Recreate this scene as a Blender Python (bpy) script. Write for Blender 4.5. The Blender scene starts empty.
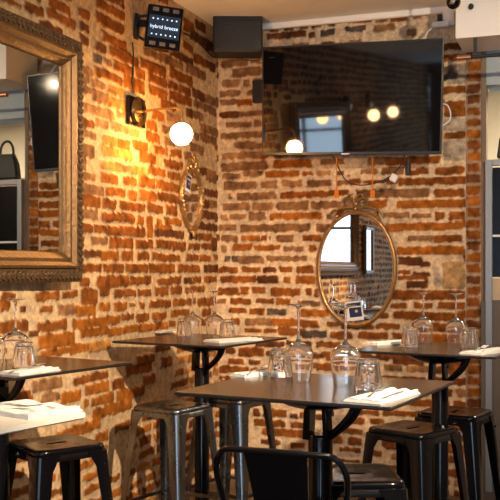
import bpy, bmesh, math, random
import numpy as np
from mathutils import Vector, Matrix
random.seed(7)
PI = math.pi
COL = bpy.context.scene.collection
H = 1.475            # camera height
F = 920.0            # focal length in pixels
PH = math.radians(19.9)
E1 = (math.cos(PH), -math.sin(PH)); E2 = (-math.sin(PH), -math.cos(PH))
CX, CY = -0.236, 6.585   # the room corner
ZC = 3.2
def R(a, b, z=0.0):      # room coordinates: a along the back wall, b along the left wall
    return Vector((CX + a*E1[0] + b*E2[0], CY + a*E1[1] + b*E2[1], z))
def ab(x, y):
    dx, dy = x-CX, y-CY
    return dx*E1[0]+dy*E1[1], dx*E2[0]+dy*E2[1]
def back_at(px, py, off=0.0):   # a,z on the back wall
    u = (px-250)/F
    t = math.tan(PH)
    D0 = CY + CX*t - off/math.cos(PH)
    d = D0/(1+u*t); X = u*d
    return ab(X, d)[0], H+(270-py)/F*d
def left_at(px, py, off=0.0):
    u = (px-250)/F
    # a(X,d)=off : (u d - CX)E1x + (d-CY)E1y = off
    d = (off + CX*E1[0] + CY*E1[1])/(u*E1[0]+E1[1])
    return ab(u*d, d)[1], H+(270-py)/F*d

# ---------------------------------------------------------------- materials
def nm(name):
    m = bpy.data.materials.new(name); m.use_nodes = True
    nt = m.node_tree
    return m, nt, nt.nodes['Principled BSDF']
def setp(b, **k):
    for kk, v in k.items():
        key = kk.replace('_', ' ')
        if key in b.inputs: b.inputs[key].default_value = v
def plain(name, col, rough=.5, metal=0.0, noise=0.0, nscale=20, bump=0.0, bscale=80, coat=0.0, spec=.5):
    m, nt, b = nm(name)
    setp(b, Roughness=rough, Metallic=metal, Coat_Weight=coat, Specular_IOR_Level=spec)
    b.inputs['Base Color'].default_value = (*col, 1)
    tc = nt.nodes.new('ShaderNodeTexCoord')
    n = nt.nodes.new('ShaderNodeTexNoise'); n.inputs['Scale'].default_value = nscale; n.inputs['Detail'].default_value = 5
    nt.links.new(tc.outputs['Object'], n.inputs['Vector'])
    if noise > 0:
        mx = nt.nodes.new('ShaderNodeMix'); mx.data_type = 'RGBA'
        mx.inputs[6].default_value = (*[c*(1-noise) for c in col], 1); mx.inputs[7].default_value = (*[min(1, c*(1+noise)) for c in col], 1)
        nt.links.new(n.outputs['Fac'], mx.inputs[0]); nt.links.new(mx.outputs[2], b.inputs['Base Color'])
    mr = nt.nodes.new('ShaderNodeMapRange'); mr.inputs['To Min'].default_value = rough*.8; mr.inputs['To Max'].default_value = min(1, rough*1.25)
    nt.links.new(n.outputs['Fac'], mr.inputs['Value']); nt.links.new(mr.outputs[0], b.inputs['Roughness'])
    if bump > 0:
        n2 = nt.nodes.new('ShaderNodeTexNoise'); n2.inputs['Scale'].default_value = bscale; n2.inputs['Detail'].default_value = 6
        nt.links.new(tc.outputs['Object'], n2.inputs['Vector'])
        bp = nt.nodes.new('ShaderNodeBump'); bp.inputs['Strength'].default_value = bump; bp.inputs['Distance'].default_value = .01
        nt.links.new(n2.outputs['Fac'], bp.inputs['Height']); nt.links.new(bp.outputs[0], b.inputs['Normal'])
    return m
def emis(name, col, s):
    m, nt, b = nm(name)
    b.inputs['Base Color'].default_value = (*col, 1)
    b.inputs['Emission Color'].default_value = (*col, 1); b.inputs['Emission Strength'].default_value = s
    return m
def glassmat(name, ior=1.46, col=(1, 1, 1), rough=0.0):
    m, nt, b = nm(name)
    setp(b, Roughness=rough, IOR=ior, Transmission_Weight=.985)  # slight white diffuse share imitates bright window reflections in the glass
    b.inputs['Base Color'].default_value = (*col, 1)
    return m
def mirrormat(name, col=(.82, .82, .80), rough=.01):
    m, nt, b = nm(name)
    setp(b, Roughness=rough, Metallic=1.0)
    b.inputs['Base Color'].default_value = (*col, 1)
    return m
def brickmat(name):
    m, nt, b = nm(name)
    at = nt.nodes.new('ShaderNodeAttribute'); at.attribute_name = 'Col'
    tc = nt.nodes.new('ShaderNodeTexCoord')
    n = nt.nodes.new('ShaderNodeTexNoise'); n.inputs['Scale'].default_value = 34; n.inputs['Detail'].default_value = 8; n.inputs['Roughness'].default_value = .65
    nt.links.new(tc.outputs['Object'], n.inputs['Vector'])
    mr = nt.nodes.new('ShaderNodeMapRange'); mr.inputs['From Min'].default_value = .3; mr.inputs['From Max'].default_value = .7
    mr.inputs['To Min'].default_value = .62; mr.inputs['To Max'].default_value = 1.26
    nt.links.new(n.outputs['Fac'], mr.inputs['Value'])
    mx = nt.nodes.new('ShaderNodeMix'); mx.data_type = 'RGBA'; mx.blend_type = 'MULTIPLY'; mx.inputs[0].default_value = 1
    nt.links.new(at.outputs['Color'], mx.inputs[6]); nt.links.new(mr.outputs[0], mx.inputs[7])
    nt.links.new(mx.outputs[2], b.inputs['Base Color'])
    bp = nt.nodes.new('ShaderNodeBump'); bp.inputs['Strength'].default_value = .45; bp.inputs['Distance'].default_value = .012
    nt.links.new(n.outputs['Fac'], bp.inputs['Height']); nt.links.new(bp.outputs[0], b.inputs['Normal'])
    setp(b, Roughness=.92, Specular_IOR_Level=.12)
    return m
M = {}
M['brick'] = brickmat('old_brick')
M['black'] = plain('black_gloss_metal', (.003, .003, .004), .15, 0, spec=.3, bump=.02, bscale=30)
M['blackmatte'] = plain('black_matte', (.012, .012, .013), .55, 0, bump=.1, bscale=300)
M['steel'] = plain('galvanised_steel', (.19, .20, .21), .27, 1.0, noise=.12, nscale=10, bump=.006, bscale=30)
M['top'] = plain('dark_laminate', (.026, .018, .012), .2, 0, noise=.2, nscale=8, bump=.008, bscale=300, spec=.6)
M['topedge'] = plain('black_edge', (.01, .01, .011), .4)
M['whitetop'] = plain('cream_white_laminate', (.66, .63, .55), .35, noise=.03)
M['napkin'] = plain('white_paper', (.66, .64, .60), .85, noise=.05, bump=.3, bscale=60)
M['glass'] = glassmat('clear_glass')
M['cutlery'] = plain('cutlery_steel', (.7, .7, .72), .32, 1.0)
M['gold'] = plain('antique_gold', (.15, .078, .026), .42, .55, noise=.45, nscale=40, bump=.5, bscale=55)
M['goldcarve'] = plain('carved_antique_gold', (.10, .052, .020), .5, .4, noise=.6, nscale=60, bump=1.0, bscale=70)
M['goldbright'] = plain('worn_gold', (.50, .30, .12), .3, .85, noise=.4, nscale=50, bump=.4, bscale=80)
M['brass'] = plain('brass', (.75, .5, .2), .22, 1.0)
M['darkbrass'] = plain('dark_brass', (.30, .18, .07), .25, 1.0)
M['copper'] = plain('copper', (.72, .36, .2), .3, 1.0)
M['mirror'] = mirrormat('mirror_silver')
M['oldmirror'] = mirrormat('aged_mirror_silver', (.66, .66, .62), .015)
M['screen'] = plain('tv_screen', (.004, .004, .005), .035, 0, spec=.9, coat=.6)
M['tvframe'] = plain('tv_frame', (.03, .03, .033), .35, .4)
M['bulb'] = emis('warm_globe', (1.0, .50, .15), 170)
M['bulb2'] = emis('warm_globe_soft', (1.0, .58, .25), 26)
M['fillglobe'] = emis('fill_globe_glow', (1.0, .80, .58), 38)
M['spotface'] = emis('spot_lens', (1.0, .72, .42), 30)
M['ceil'] = plain('ceiling_paint', (.84, .82, .79), .9, noise=.06, nscale=3, bump=.1, bscale=20)
M['white'] = plain('white_paint', (.72, .71, .70), .7, noise=.03)
M['whiteplastic'] = plain('white_plastic', (.75, .75, .74), .4)
M['orange'] = plain('orange_plastic', (.62, .17, .005), .5, spec=.2)
M['floor'] = plain('floor_tile', (.12, .08, .05), .5, noise=.3, nscale=6, bump=.1)
M['plaster'] = plain('tan_plaster', (.50, .38, .25), .9, noise=.15, nscale=9, bump=.4, bscale=25)
M['greymetal'] = plain('grey_painted_metal', (.26, .28, .30), .4, .3)
M['darkglass'] = plain('dark_glass', (.004, .004, .005), .3, 0, spec=.15)
M['darkwood'] = plain('dark_wood', (.05, .03, .02), .5, noise=.3, nscale=12)
M['cream'] = plain('cream_wall', (.72, .62, .46), .85, noise=.04)
M['darkpaint'] = plain('brown_wall_paint', (.16, .11, .075), .85, noise=.05)
M['oldedge'] = plain('worn_brown_render', (.21, .145, .095), .9, noise=.3, nscale=12, bump=.4, bscale=30)
M['brownpanel'] = plain('brown_grey_panel', (.11, .09, .07), .6, noise=.1)
M['bluegrey'] = plain('blue_grey_paint', (.36, .42, .46), .8, noise=.04)
M['navy'] = plain('navy_surface', (.01, .02, .07), .35)
M['leather'] = plain('black_leather', (.01, .01, .01), .45, bump=.4, bscale=120)
M['ledblue'] = emis('blue_panel', (.012, .035, .08), .10)
M['ledtext'] = emis('lit_lettering', (.55, .75, 1.0), 1.3)
M['lens'] = plain('clear_lens', (.22, .20, .19), .15, .3, noise=.8, nscale=150)

# ---------------------------------------------------------------- mesh helpers
class MB:
    def __init__(s): s.v = []; s.f = []
    def add(s, vs, fs):
        o = len(s.v); s.v += [tuple(v) for v in vs]; s.f += [tuple(i+o for i in f) for f in fs]
        return s
    def box(s, c, d, rot=None, taper=1.0):
        vs = []
        for sz in (-.5, .5):
            k = taper if sz > 0 else 1
            for sx, sy in ((-.5, -.5), (.5, -.5), (.5, .5), (-.5, .5)):
                v = Vector((sx*d[0]*k, sy*d[1]*k, sz*d[2]))
                if rot is not None: v = rot @ v
                vs.append(v+Vector(c))
        return s.add(vs, [(3, 2, 1, 0), (4, 5, 6, 7), (0, 1, 5, 4), (1, 2, 6, 5), (2, 3, 7, 6), (3, 0, 4, 7)])
    def rings(s, rings, cap0=True, cap1=True, loop=False):
        n = len(rings[0]); vs = [p for r in rings for p in r]; fs = []
        m = len(rings)
        for i in range(m if loop else m-1):
            for j in range(n):
                a = i*n+j; b = i*n+(j+1) % n; c = ((i+1) % m)*n+(j+1) % n; d = ((i+1) % m)*n+j
                fs.append((a, b, c, d))
        if not loop:
            if cap0: fs.append(tuple(reversed(range(n))))
            if cap1: fs.append(tuple((m-1)*n+j for j in range(n)))
        return s.add(vs, fs)
    def lathe(s, prof, seg=32, c=(0, 0, 0), mod=None, closed=False):
        rs = []
        for pe in prof:
            r, z = pe[0], pe[1]; ring = []
            for j in range(seg):
                t = 2*PI*j/seg; rr = max(r, 1e-5)
                if mod and len(pe) < 3: rr = rr*mod(t, z)
                ring.append((c[0]+rr*math.cos(t), c[1]+rr*math.sin(t), c[2]+z))
            rs.append(ring)
        return s.rings(rs, loop=closed)
    def tube(s, pts, r, seg=10, flat=1.0, closed=False):
        pts = [Vector(p) for p in pts]; n = len(pts); rs = []; up = None
        for i, p in enumerate(pts):
            if closed: t = pts[(i+1) % n]-pts[i-1]
            else: t = pts[min(i+1, n-1)]-pts[max(i-1, 0)]
            if t.length < 1e-9: t = Vector((0, 0, 1))
            t.normalize()
            if up is None:
                up = Vector((0, 0, 1)) if abs(t.z) < .9 else Vector((1, 0, 0))
            sx = t.cross(up)
            if sx.length < 1e-6: sx = t.orthogonal()
            sx.normalize(); up = sx.cross(t).normalized()
            rr = r[i] if isinstance(r, (list, tuple)) else r
            rs.append([p+sx*(math.cos(2*PI*j/seg)*rr)+up*(math.sin(2*PI*j/seg)*rr*flat) for j in range(seg)])
        return s.rings(rs, loop=closed)
    def prism(s, poly, z0, z1):
        n = len(poly)
        return s.rings([[(x, y, z0) for x, y in poly], [(x, y, z1) for x, y in poly]])
    def ell(s, c, r, seg=8, rg=5, rot=None):
        rs = []
        for i in range(rg+1):
            a = -PI/2+PI*i/rg; ring = []
            for j in range(seg):
                t = 2*PI*j/seg
                v = Vector((max(math.cos(a), 1e-3)*math.cos(t)*r[0], max(math.cos(a), 1e-3)*math.sin(t)*r[1], math.sin(a)*r[2]))
                if rot is not None: v = rot @ v
                ring.append(v+Vector(c))
            rs.append(ring)
        return s.rings(rs)
    def build(s, name, mat, parent=None, smooth=True, bevel=0, segs=2, angle=35):
        me = bpy.data.meshes.new(name); me.from_pydata(s.v, [], s.f)
        bm = bmesh.new(); bm.from_mesh(me); bmesh.ops.recalc_face_normals(bm, faces=bm.faces); bm.to_mesh(me); bm.free()
        me.materials.append(mat)
        if smooth:
            me.polygons.foreach_set('use_smooth', [True]*len(me.polygons))
            try: me.set_sharp_from_angle(angle=math.radians(angle))
            except Exception: pass
        o = bpy.data.objects.new(name, me); COL.objects.link(o)
        if parent is not None: o.parent = parent
        if bevel:
            b = o.modifiers.new('bevel', 'BEVEL'); b.width = bevel; b.segments = segs; b.limit_method = 'ANGLE'; b.angle_limit = math.radians(40)
        return o
def rz(a): return Matrix.Rotation(a, 3, 'Z')
def rx(a): return Matrix.Rotation(a, 3, 'X')
def ry(a): return Matrix.Rotation(a, 3, 'Y')
def tag(o, label=None, cat=None, group=None, kind=None):
    if label: o['label'] = label
    if cat: o['category'] = cat
    if group: o['group'] = group
    if kind: o['kind'] = kind
    return o
def thing(name, label, cat, loc=(0, 0, 0), rot=0.0, group=None):
    o = bpy.data.objects.new(name, None); COL.objects.link(o); o.empty_display_size = .1
    o.location = loc; o.rotation_euler = (0, 0, rot)
    return tag(o, label, cat, group)
def struct(o, label=None):
    o['kind'] = 'structure'
    if label: o['label'] = label
    return o
def dup(root, loc, rot, label=None, group=None):
    r = root.copy(); COL.objects.link(r); r.location = loc; r.rotation_euler = (0, 0, rot)
    if label: r['label'] = label
    if group: r['group'] = group
    for ch in [o for o in bpy.data.objects if o.parent == root]:
        c = ch.copy(); COL.objects.link(c); c.parent = r
        for g in [o for o in bpy.data.objects if o.parent == ch]:
            d = g.copy(); COL.objects.link(d); d.parent = c
    return r
def bez(p0, p1, p2, p3, n=14):
    out = []
    for i in range(n+1):
        t = i/n; a = Vector(p0); b = Vector(p1); c = Vector(p2); d = Vector(p3)
        out.append(a*(1-t)**3+b*3*t*(1-t)**2+c*3*t*t*(1-t)+d*t**3)
    return out

# ---------------------------------------------------------------- brick walls (real relief mesh)
PITCH = .0731
BK = {'o': (.32, .10, .012), 'r': (.225, .068, .011), 'd': (.13, .043, .014), 'b': (.25, .12, .05), 'g': (.11, .075, .055),
      'p': (.36, .17, .065), 'w': (.48, .36, .25), 'y': (.46, .20, .045), 't': (.42, .25, .11)}
MORT = (.66, .48, .30)
def vnoise(nu, nv, cell, rng):
    gu, gv = int(nu/cell)+3, int(nv/cell)+3
    g = rng.random((gu, gv))*2-1
    U = np.arange(nu)/cell; V = np.arange(nv)/cell
    iu = U.astype(int); iv = V.astype(int); fu = U-iu; fv = V-iv
    fu = fu*fu*(3-2*fu); fv = fv*fv*(3-2*fv)
    A = g[iu][:, iv]; B = g[iu+1][:, iv]; C = g[iu][:, iv+1]; D = g[iu+1][:, iv+1]
    return (A*(1-fu)[:, None]+B*fu[:, None])*(1-fv)[None, :]+(C*(1-fu)[:, None]+D*fu[:, None])*fv[None, :]
def brick_field(u0, u1, z0, z1, res, bricks, seed, mortcol=MORT, rough_amp=.006):
    rng = np.random.default_rng(seed)
    nu = int(round((u1-u0)/res))+1; nz = int(round((z1-z0)/res))+1
    us = np.linspace(u0, u1, nu); zs = np.linspace(z0, z1, nz)
    n1 = vnoise(nu, nz, max(1.5, .03/res), rng); n2 = vnoise(nu, nz, max(1.2, .012/res), rng); n3 = vnoise(nu, nz, .25/res, rng); n4 = vnoise(nu, nz, max(1.5, .045/res), rng)
    hgt = n1*.0015+n2*.0008+n3*.008
    col = np.ones((nu, nz, 3))*np.array(mortcol)
    k = 1+.13*n1+.12*n3+.10*n2+.10*n4
    col *= k[:, :, None]
    col[:, :, 2] *= (1-.08*n4)
    for (bu0, bu1, zc, hh, c, dep, wob) in bricks:
        i0 = max(0, int((bu0-.03-u0)/res)); i1 = min(nu, int((bu1+.03-u0)/res)+1)
        j0 = max(0, int((zc-hh-.03-z0)/res)); j1 = min(nz, int((zc+hh+.03-z0)/res)+1)
        if i1 <= i0 or j1 <= j0: continue
        U = us[i0:i1][:, None]; Z = zs[j0:j1][None, :]
        uc = (bu0+bu1)/2; hw = (bu1-bu0)/2
        rr = min(hh*.45, .012)
        sl = wob[0]*(U-uc)
        qx = np.abs(U-uc+0*Z)-(hw-rr); qy = np.abs(Z-zc-sl)-(hh-rr)
        sd = np.sqrt(np.maximum(qx, 0)**2+np.maximum(qy, 0)**2)+np.minimum(np.maximum(qx, qy), 0)-rr
        sd = sd+n1[i0:i1, j0:j1]*rough_amp+n2[i0:i1, j0:j1]*.0028+wob[1]
        m = np.clip(.5-sd/.008, 0, 1); m = m*m*(3-2*m)
        hgt[i0:i1, j0:j1] = hgt[i0:i1, j0:j1]*(1-.5*m)+m*dep
        cc = np.array(c)[None, None, :]*(1+.34*n4[i0:i1, j0:j1]+.26*n1[i0:i1, j0:j1]+.12*n2[i0:i1, j0:j1])[:, :, None]
        mm = m[:, :, None]
        col[i0:i1, j0:j1] = col[i0:i1, j0:j1]*(1-mm)+cc*mm
    return us, zs, hgt, np.clip(col, .005, .9)
def relief(name, place, us, zs, hgt, col, thick=.12):
    nu, nz = len(us), len(zs)
    UU, ZZ = np.meshgrid(us, zs, indexing='ij')
    P = place(UU, ZZ, hgt)                       # nu,nz,3
    co = P.reshape(-1, 3)
    idx = np.arange(nu*nz).reshape(nu, nz)
    f = np.stack([idx[:-1, :-1], idx[1:, :-1], idx[1:, 1:], idx[:-1, 1:]], -1).reshape(-1, 4)
    # back plate so the wall has thickness
    B = place(UU[[0, -1]][:, [0, -1]], ZZ[[0, -1]][:, [0, -1]], -thick*np.ones((2, 2))).reshape(-1, 3)
    nb = len(co); co = np.concatenate([co, B])
    extra = [[nb, nb+1, nb+3, nb+2]]
    me = bpy.data.meshes.new(name)
    faces = np.concatenate([f, np.array(extra)])
    loops = faces.reshape(-1)
    me.vertices.add(len(co)); me.vertices.foreach_set('co', co.reshape(-1).astype(np.float32))
    me.loops.add(len(loops)); me.loops.foreach_set('vertex_index', loops.astype(np.int32))
    me.polygons.add(len(faces)); me.polygons.foreach_set('loop_start', (np.arange(len(faces))*4).astype(np.int32))
    me.polygons.foreach_set('loop_total', np.full(len(faces), 4, np.int32))
    me.update(calc_edges=True)
    me.polygons.foreach_set('use_smooth', [True]*len(faces))
    ca = me.color_attributes.new('Col', 'FLOAT_COLOR', 'POINT')
    c4 = np.ones((len(co), 4), np.float32); c4[:nu*nz, :3] = col.reshape(-1, 3); c4[nu*nz:, :3] = MORT
    ca.data.foreach_set('color', c4.reshape(-1))
    me.materials.append(M['brick'])
    o = bpy.data.objects.new(name, me); COL.objects.link(o)
    return o
def rand_bricks(u0, u1, z0, z1, style, rnd, skip=None):
    out = []
    k0 = int(math.floor((z0-H)/PITCH)); k1 = int(math.ceil((z1-H)/PITCH))
    for k in range(k0, k1+1):
        zc = H+k*PITCH
        u = u0-rnd.uniform(0, .2)
        while u < u1:
            L, pal, hh, rg = style(u, zc, rnd, k)
            if not (skip and skip(u, u+L, k)):
                c = BK[rnd.choice(pal)]
                v = rnd.uniform(.8, 1.2)
                c = tuple(x*v for x in c)
                out.append((u, u+L-.018-rnd.uniform(0, .012), zc+rnd.uniform(-.004, .004)+.006*math.sin(u*3+k), hh*rnd.uniform(.86, 1.1), c, rnd.uniform(.004, .011), (rnd.uniform(-.03, .03), rnd.uniform(-.001, .004*rg))))
            u += L
    return out

BACKT = [(215, 150, 6.25, "40 330 76 128 b;45 160 148 180 b;175 295 133 165 b;55 262 195 248 b;290 392 195 236 b;85 104 270 303 b;140 380 266 310 b;50 215 332 376 b;235 362 330 376 p;40 80 402 440 p;92 192 400 436 p;215 318 390 438 b;45 150 20 55 p;155 290 15 50 p"),
(275, 150, 6.25, "-10 228 62 110 o;285 435 55 92 b;-60 155 130 168 o;170 235 133 160 o;262 350 130 162 p;390 435 130 158 b;40 170 190 230 p;203 352 188 230 b;390 500 188 222 b;30 335 258 300 r;340 465 252 285 r;12 210 322 376 b;225 412 320 368 b;-30 290 392 435 o;320 352 400 430 b;375 430 375 420 r;450 475 150 168 b;-215 220 465 512 b"),
(340, 150, 6.25, "175 285 45 95 b;300 330 50 90 o;130 240 118 152 b;262 400 108 155 b;440 500 125 160 r;55 130 180 215 r;145 270 188 212 r;290 365 178 210 r;165 300 312 362 o;265 435 390 422 b;215 240 385 415 d"),
(395, 150, 6.25, "-60 285 42 90 r;125 215 110 155 r;250 432 105 155 r;25 432 172 218 r;-240 215 245 298 b;248 432 245 295 r;15 430 312 362 o;-10 92 393 425 b;108 190 397 425 b;195 232 397 425 b;248 308 385 438 r;338 435 385 438 r;-60 430 455 505 o"),
(0, 0, 1, "444 466 101 117 r;444 466 118 131 w;444 466 132 139 r;444 466 140 160 w;444 466 86 93 r;448 466 64 84 w;444 457 66 80 g;444 466 55 61 r;444 466 43 50 r"),
(215, 220, 6.25, "25 135 25 65 b;40 145 95 135 b;165 280 95 130 o;290 328 95 132 r;338 355 100 130 b;390 490 97 138 b;40 75 155 200 b;112 235 150 190 o;240 410 158 190 o;435 555 165 195 b;60 98 222 258 g;105 150 222 262 g;150 308 226 270 b;325 575 225 255 b;35 145 292 330 r;165 290 295 328 r;302 382 295 328 d;402 485 288 328 r;35 258 350 390 r;268 398 348 392 d;425 475 355 395 o;20 155 425 470 r;158 215 415 465 r;232 320 415 460 r;350 540 425 475 r"),
(260, 220, 6.25, "268 330 95 130 r;340 385 92 132 r;305 350 150 200 o;235 335 288 330 r;228 345 352 398 o;285 325 425 470 r;345 370 430 480 r;350 440 25 75 b"),
(390, 220, 6.25, "115 270 97 130 b;280 452 95 138 r;45 470 165 215 o;50 200 228 285 d;195 250 265 290 d;50 130 308 340 r;145 250 325 350 d;50 235 345 375 r;105 240 378 425 d;330 470 260 430 t;275 325 290 410 w;30 470 440 490 r"),
(215, 280, 6.25, "10 76 115 150 b;100 225 115 152 r;255 368 115 145 r;385 475 115 155 o;90 200 175 208 r;218 310 178 215 r;330 445 182 218 g;100 155 235 280 r;188 355 240 280 b;358 560 240 290 o;188 295 305 328 r;303 388 305 330 r;395 560 300 345 r;255 430 385 415 d;450 500 380 405 d;65 130 420 460 d;150 300 425 475 r;322 355 445 478 r"),
(270, 290, 6.25, "175 320 68 98 b;195 370 122 168 o;185 305 188 232 r;200 268 255 298 g;270 355 258 298 g;375 500 258 300 r;180 260 320 360 d;290 440 325 358 r;265 335 400 428 d;350 415 390 438 r;290 390 460 500 r;355 430 200 225 r;445 480 215 240 r"),
(340, 290, 6.25, "320 420 82 115 r;465 500 82 110 r;240 310 140 175 r;225 375 208 245 r;15 210 215 245 r;115 300 262 305 r;330 390 265 305 r;-20 75 262 305 r;185 305 408 440 d;330 520 400 470 d"),
(400, 290, 6.25, "-60 400 10 60 r;90 208 78 115 r;238 405 75 120 r;-45 400 135 188 r;200 400 208 262 r;80 190 205 258 r;70 400 272 330 o;250 390 350 400 d;300 400 430 490 r"),
(215, 50, 8.333, "55 275 82 140 b;290 380 85 115 b;145 385 150 222 b;65 210 250 310 b;240 292 250 302 b;310 385 240 270 b;45 210 340 388 b;265 325 335 385 b;45 175 415 460 b;180 310 412 465 o"),
(215, 100, 8.333, "45 205 98 150 d;210 390 92 135 b;90 300 185 230 b;325 390 165 225 b;45 200 275 325 b;203 390 262 315 b;160 345 350 405 b"),
(255, 0, 6.25, "90 150 165 200 d;185 245 155 192 d;285 338 150 182 r;355 420 145 175 r;460 500 125 165 r;75 320 200 240 d;340 380 205 238 d;410 500 185 225 g;240 340 270 300 b;410 500 262 290 d"),
(335, 0, 4.167, "55 88 70 100 r;92 160 68 95 r;165 220 65 95 b;228 305 55 90 r;325 360 50 78 b;45 130 108 132 g;165 250 100 130 b;60 110 165 178 b;300 340 120 150 b"),
(240, 400, 4.167, "55 85 35 65 d;98 195 38 70 r;210 240 55 75 d;250 275 50 75 r;60 110 80 108 r;135 190 82 112 r;212 268 90 115 r;315 350 58 82 r;92 280 120 152 r;90 170 165 185 d;385 430 150 180 r;210 270 180 200 r"),
(200, 340, 5, "195 320 38 78 r;330 365 55 80 d;145 220 92 120 r;245 305 98 122 d;95 245 130 165 r;250 350 140 165 r;95 150 178 195 r"),
(340, 400, 6.25, "120 245 58 92 r;270 410 65 98 r;60 160 112 150 r;185 280 118 148 r;20 140 180 210 r;50 140 232 280 r;0 130 295 325 r;190 265 315 352 r;290 350 285 305 r;0 120 370 388 r")]
BACKR = [(214, 48, 262, 160), (214, 158, 470, 347), (255, 12, 470, 42), (442, 40, 470, 160), (212, 345, 290, 380), (240, 402, 356, 452), (340, 408, 400, 464)]
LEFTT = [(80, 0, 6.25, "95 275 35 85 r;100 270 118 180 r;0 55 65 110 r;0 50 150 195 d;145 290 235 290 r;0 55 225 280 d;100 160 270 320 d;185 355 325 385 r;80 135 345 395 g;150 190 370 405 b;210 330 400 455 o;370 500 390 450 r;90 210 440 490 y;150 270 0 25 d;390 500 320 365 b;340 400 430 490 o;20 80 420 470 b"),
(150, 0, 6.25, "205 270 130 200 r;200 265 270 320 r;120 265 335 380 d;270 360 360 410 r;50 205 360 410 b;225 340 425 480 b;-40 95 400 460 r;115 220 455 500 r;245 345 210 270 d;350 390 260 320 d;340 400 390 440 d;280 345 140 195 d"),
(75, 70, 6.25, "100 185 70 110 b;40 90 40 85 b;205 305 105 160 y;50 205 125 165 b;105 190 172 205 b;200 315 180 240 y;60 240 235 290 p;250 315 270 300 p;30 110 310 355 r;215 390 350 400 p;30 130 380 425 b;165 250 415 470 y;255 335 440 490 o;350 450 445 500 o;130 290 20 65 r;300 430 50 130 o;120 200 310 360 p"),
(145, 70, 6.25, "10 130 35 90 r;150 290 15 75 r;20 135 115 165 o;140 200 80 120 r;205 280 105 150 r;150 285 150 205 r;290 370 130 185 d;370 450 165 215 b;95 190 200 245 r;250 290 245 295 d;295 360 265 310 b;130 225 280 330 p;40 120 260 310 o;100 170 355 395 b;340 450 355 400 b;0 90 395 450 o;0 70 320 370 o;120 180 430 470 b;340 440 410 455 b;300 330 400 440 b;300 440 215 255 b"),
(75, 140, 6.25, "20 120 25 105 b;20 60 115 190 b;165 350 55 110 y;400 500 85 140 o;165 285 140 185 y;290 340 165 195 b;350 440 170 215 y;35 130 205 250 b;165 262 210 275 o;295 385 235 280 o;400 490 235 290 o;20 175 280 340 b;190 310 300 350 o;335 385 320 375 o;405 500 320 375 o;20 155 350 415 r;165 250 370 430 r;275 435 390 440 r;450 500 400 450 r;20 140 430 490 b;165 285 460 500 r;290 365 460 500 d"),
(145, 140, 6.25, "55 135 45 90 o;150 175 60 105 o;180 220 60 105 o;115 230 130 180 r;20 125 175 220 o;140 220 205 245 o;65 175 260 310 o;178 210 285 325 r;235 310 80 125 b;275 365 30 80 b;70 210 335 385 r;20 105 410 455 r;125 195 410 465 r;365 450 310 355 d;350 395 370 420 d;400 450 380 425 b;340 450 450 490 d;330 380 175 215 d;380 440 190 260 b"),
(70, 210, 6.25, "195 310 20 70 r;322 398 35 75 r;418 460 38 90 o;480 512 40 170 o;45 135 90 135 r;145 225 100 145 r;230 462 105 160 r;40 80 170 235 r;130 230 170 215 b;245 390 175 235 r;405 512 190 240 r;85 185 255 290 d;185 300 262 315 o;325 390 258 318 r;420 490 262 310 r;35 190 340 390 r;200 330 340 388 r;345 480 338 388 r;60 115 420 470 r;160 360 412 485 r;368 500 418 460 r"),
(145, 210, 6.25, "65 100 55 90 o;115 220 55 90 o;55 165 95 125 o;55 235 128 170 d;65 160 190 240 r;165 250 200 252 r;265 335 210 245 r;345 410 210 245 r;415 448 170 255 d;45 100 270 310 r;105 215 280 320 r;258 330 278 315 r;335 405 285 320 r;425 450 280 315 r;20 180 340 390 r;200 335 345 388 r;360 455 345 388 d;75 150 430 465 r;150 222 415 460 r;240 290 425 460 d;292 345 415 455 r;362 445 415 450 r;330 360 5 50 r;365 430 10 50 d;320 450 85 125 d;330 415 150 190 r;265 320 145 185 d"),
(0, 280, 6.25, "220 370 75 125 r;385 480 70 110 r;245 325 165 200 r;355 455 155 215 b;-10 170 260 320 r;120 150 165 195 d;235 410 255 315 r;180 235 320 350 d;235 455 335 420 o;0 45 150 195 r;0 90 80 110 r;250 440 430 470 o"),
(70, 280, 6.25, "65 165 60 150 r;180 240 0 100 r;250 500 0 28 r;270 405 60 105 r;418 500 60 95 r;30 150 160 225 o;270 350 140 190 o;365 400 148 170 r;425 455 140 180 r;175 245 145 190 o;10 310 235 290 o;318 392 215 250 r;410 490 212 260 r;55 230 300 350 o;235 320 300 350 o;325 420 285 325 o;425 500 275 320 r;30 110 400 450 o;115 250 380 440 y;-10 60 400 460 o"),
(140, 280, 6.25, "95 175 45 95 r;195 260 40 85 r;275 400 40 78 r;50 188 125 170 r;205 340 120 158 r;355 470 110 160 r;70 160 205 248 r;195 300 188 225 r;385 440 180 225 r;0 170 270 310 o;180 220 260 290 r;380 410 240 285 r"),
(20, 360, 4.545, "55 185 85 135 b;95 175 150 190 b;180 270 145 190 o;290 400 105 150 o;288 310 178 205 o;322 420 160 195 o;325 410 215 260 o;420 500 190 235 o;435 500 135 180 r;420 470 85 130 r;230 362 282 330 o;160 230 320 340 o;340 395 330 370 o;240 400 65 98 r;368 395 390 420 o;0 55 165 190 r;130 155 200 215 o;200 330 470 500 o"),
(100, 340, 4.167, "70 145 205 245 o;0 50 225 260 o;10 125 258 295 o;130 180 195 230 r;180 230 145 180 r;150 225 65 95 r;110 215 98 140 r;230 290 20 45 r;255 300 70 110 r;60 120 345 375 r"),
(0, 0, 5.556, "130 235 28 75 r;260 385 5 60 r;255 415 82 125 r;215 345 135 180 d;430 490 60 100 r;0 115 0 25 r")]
LEFTR = [(0, 0, 218, 345), (118, 345, 170, 400), (0, 345, 128, 385), (36, 375, 130, 470)]
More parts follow.
